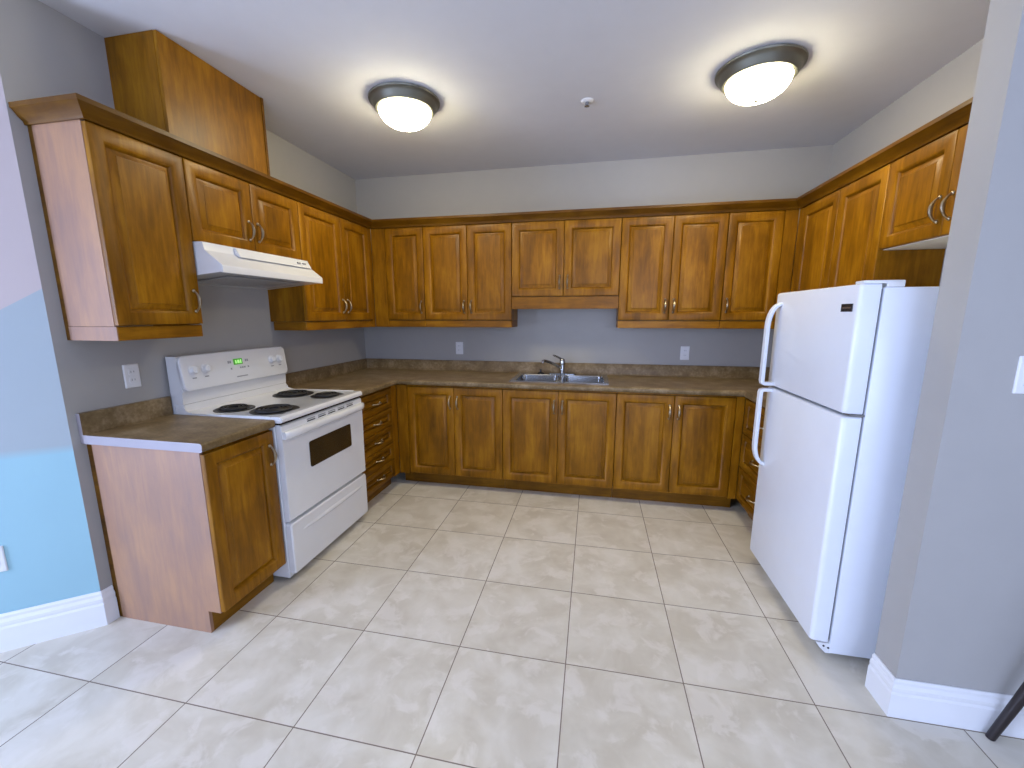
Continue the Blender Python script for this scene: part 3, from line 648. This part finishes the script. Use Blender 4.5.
# ------------------------------------------------------------------ ceiling lights and sprinkler
def ceiling_light(x, y, label):
    r = thing('ceiling_light', label, 'ceiling light', (x, y, H), 0, 'flush dome ceiling lights')
    bm = NB(); lathe(bm, [(0.198, -0.0005), (0.205, -0.006), (0.203, -0.014), (0.192, -0.020), (0.184, -0.028), (0.176, -0.050), (0.166, -0.060), (0.152, -0.062), (0.150, -0.040)], (0, 0, 0), 48, cap1=False); finish('ring', bm, M['lamp_metal'], r, local=True)
    bm = NB(); pr = [(0.1495, -0.044)]
    for k in range(11):
        a = math.pi / 2 * k / 10; pr.append((0.1495 * math.cos(a) + 0.001, -0.058 - 0.092 * math.sin(a)))
    lathe(bm, pr, (0, 0, 0), 40); finish('glass_dome', bm, M['lampglass'], r, local=True, angle=80)
    bm = NB(); lathe(bm, [(0.012, -0.1495), (0.013, -0.153), (0.006, -0.157), (0.007, -0.162), (0.002, -0.167)], (0, 0, 0), 14); finish('finial', bm, M['lamp_metal'], r, local=True)
ceiling_light(1.085, -1.24, 'lit dome ceiling light over the left side, toward the stove')
ceiling_light(2.995, -1.17, 'lit dome ceiling light over the right side, toward the fridge')
r = thing('sprinkler_head', 'small white fire sprinkler head on the ceiling between two lights', 'sprinkler', (2.13, -1.02, H))
bm = NB(); lathe(bm, [(0.036, -0.0004), (0.036, -0.003), (0.030, -0.008), (0.016, -0.010)], (0, 0, 0), 24); finish('escutcheon', bm, M['white_plastic'], r, local=True)
bm = NB(); lathe(bm, [(0.011, -0.0105), (0.011, -0.020), (0.006, -0.024), (0.006, -0.026), (0.003, -0.028)], (0, 0, 0), 14); finish('nozzle', bm, M['gap'], r, local=True)
bm = NB(); lathe(bm, [(0.004, -0.0285), (0.015, -0.029), (0.015, -0.031), (0.003, -0.032)], (0, 0, 0), 16); finish('deflector', bm, M['steel'], r, local=True)

# ------------------------------------------------------------------ outlets and switch
def outlet(label, loc, rz, name='wall_outlet', kind='duplex', cat='outlet'):
    r = thing(name, label, cat, loc, rz, 'white wall plates')
    bm = NB(); ring_loft(bm, [[(p[0], -d, p[1]) for p in rrect(-0.036 + i, 0.036 - i, -0.058 + i, 0.058 - i, 0.004, 0, 3)] for d, i in ((0.0004, 0), (0.003, 0), (0.006, 0.004))]); pl = finish('cover_plate', bm, M['white_plastic'], r, local=True, angle=30)
    if kind == 'duplex':
        for s in (-1, 1):
            bm = NB(); ring_loft(bm, [[(p[0], -d, p[1] + s * 0.0195) for p in rrect(-0.017, 0.017, -0.0145, 0.0145, 0.009, 0, 4)] for d in (0.0061, 0.0085)]); rc = finish('receptacle', bm, M['white_plastic'], r, local=True, angle=30)
            for x, hh in ((-0.0065, 0.005), (0.0065, 0.004)):
                bm = NB(); box(bm, x - 0.0012, x + 0.0012, -0.0090, -0.0086, s * 0.0195 + 0.002 - hh, s * 0.0195 + 0.002 + hh); finish('slot', bm, M['gap'], rc, local=True, smooth=False)
    else:
        bm = NB(); prism(bm, [(-0.0061, -0.033), (-0.0095, -0.033), (-0.0075, 0.033), (-0.0061, 0.033)], 'x', -0.017, 0.017); finish('rocker', bm, M['white_plastic'], r, local=True, smooth=False)
    return r
outlet('white duplex outlet on back wall left of the sink', (0.978, 0, 1.128), 0)
outlet('white duplex outlet on back wall right of the sink', (2.98, 0, 1.116), 0)
outlet('white duplex outlet on the wall above the short worktop', (0, -2.141, 1.144), math.pi / 2)
outlet('white light switch on the partition wall at the right edge', (3.516, -2.2, 1.256), 0, 'light_switch', 'rocker', 'light switch')
p = AWA + AWD * 0.305
outlet('white outlet low on the sky blue angled wall', (p.x, p.y, 0.42), math.atan2(-AWD.y, -AWD.x), 'wall_outlet', 'duplex')

# ------------------------------------------------------------------ dark stool whose leg enters at the right edge
r = thing('bar_stool', 'dark wooden stool cut off at right edge, leg by the white baseboard', 'stool', (3.90, -2.46, 0))
bm = NB(); ring_loft(bm, [rrect(3.71, 4.10, -2.65, -2.27, 0.05, z) for z in (0.62, 0.655)]); finish('seat', bm, M['darkleg'], r)
for fx, fy, tx, ty in ((3.600, -2.236, 3.735, -2.29), (4.19, -2.247, 4.055, -2.31), (3.600, -2.68, 3.735, -2.63), (4.19, -2.68, 4.055, -2.61)):
    bm = NB(); tube(bm, [(fx, fy, 0.0), ((fx + tx) / 2, (fy + ty) / 2, 0.31), (tx, ty, 0.6198)], [0.0125, 0.016, 0.018], 12); finish('leg', bm, M['darkleg'], r)
for y in (-2.288, -2.637):
    bm = NB(); tube(bm, [(3.705, y, 0.26), (4.115, y, 0.26)], 0.009, 8); finish('stretcher', bm, M['darkleg'], r)
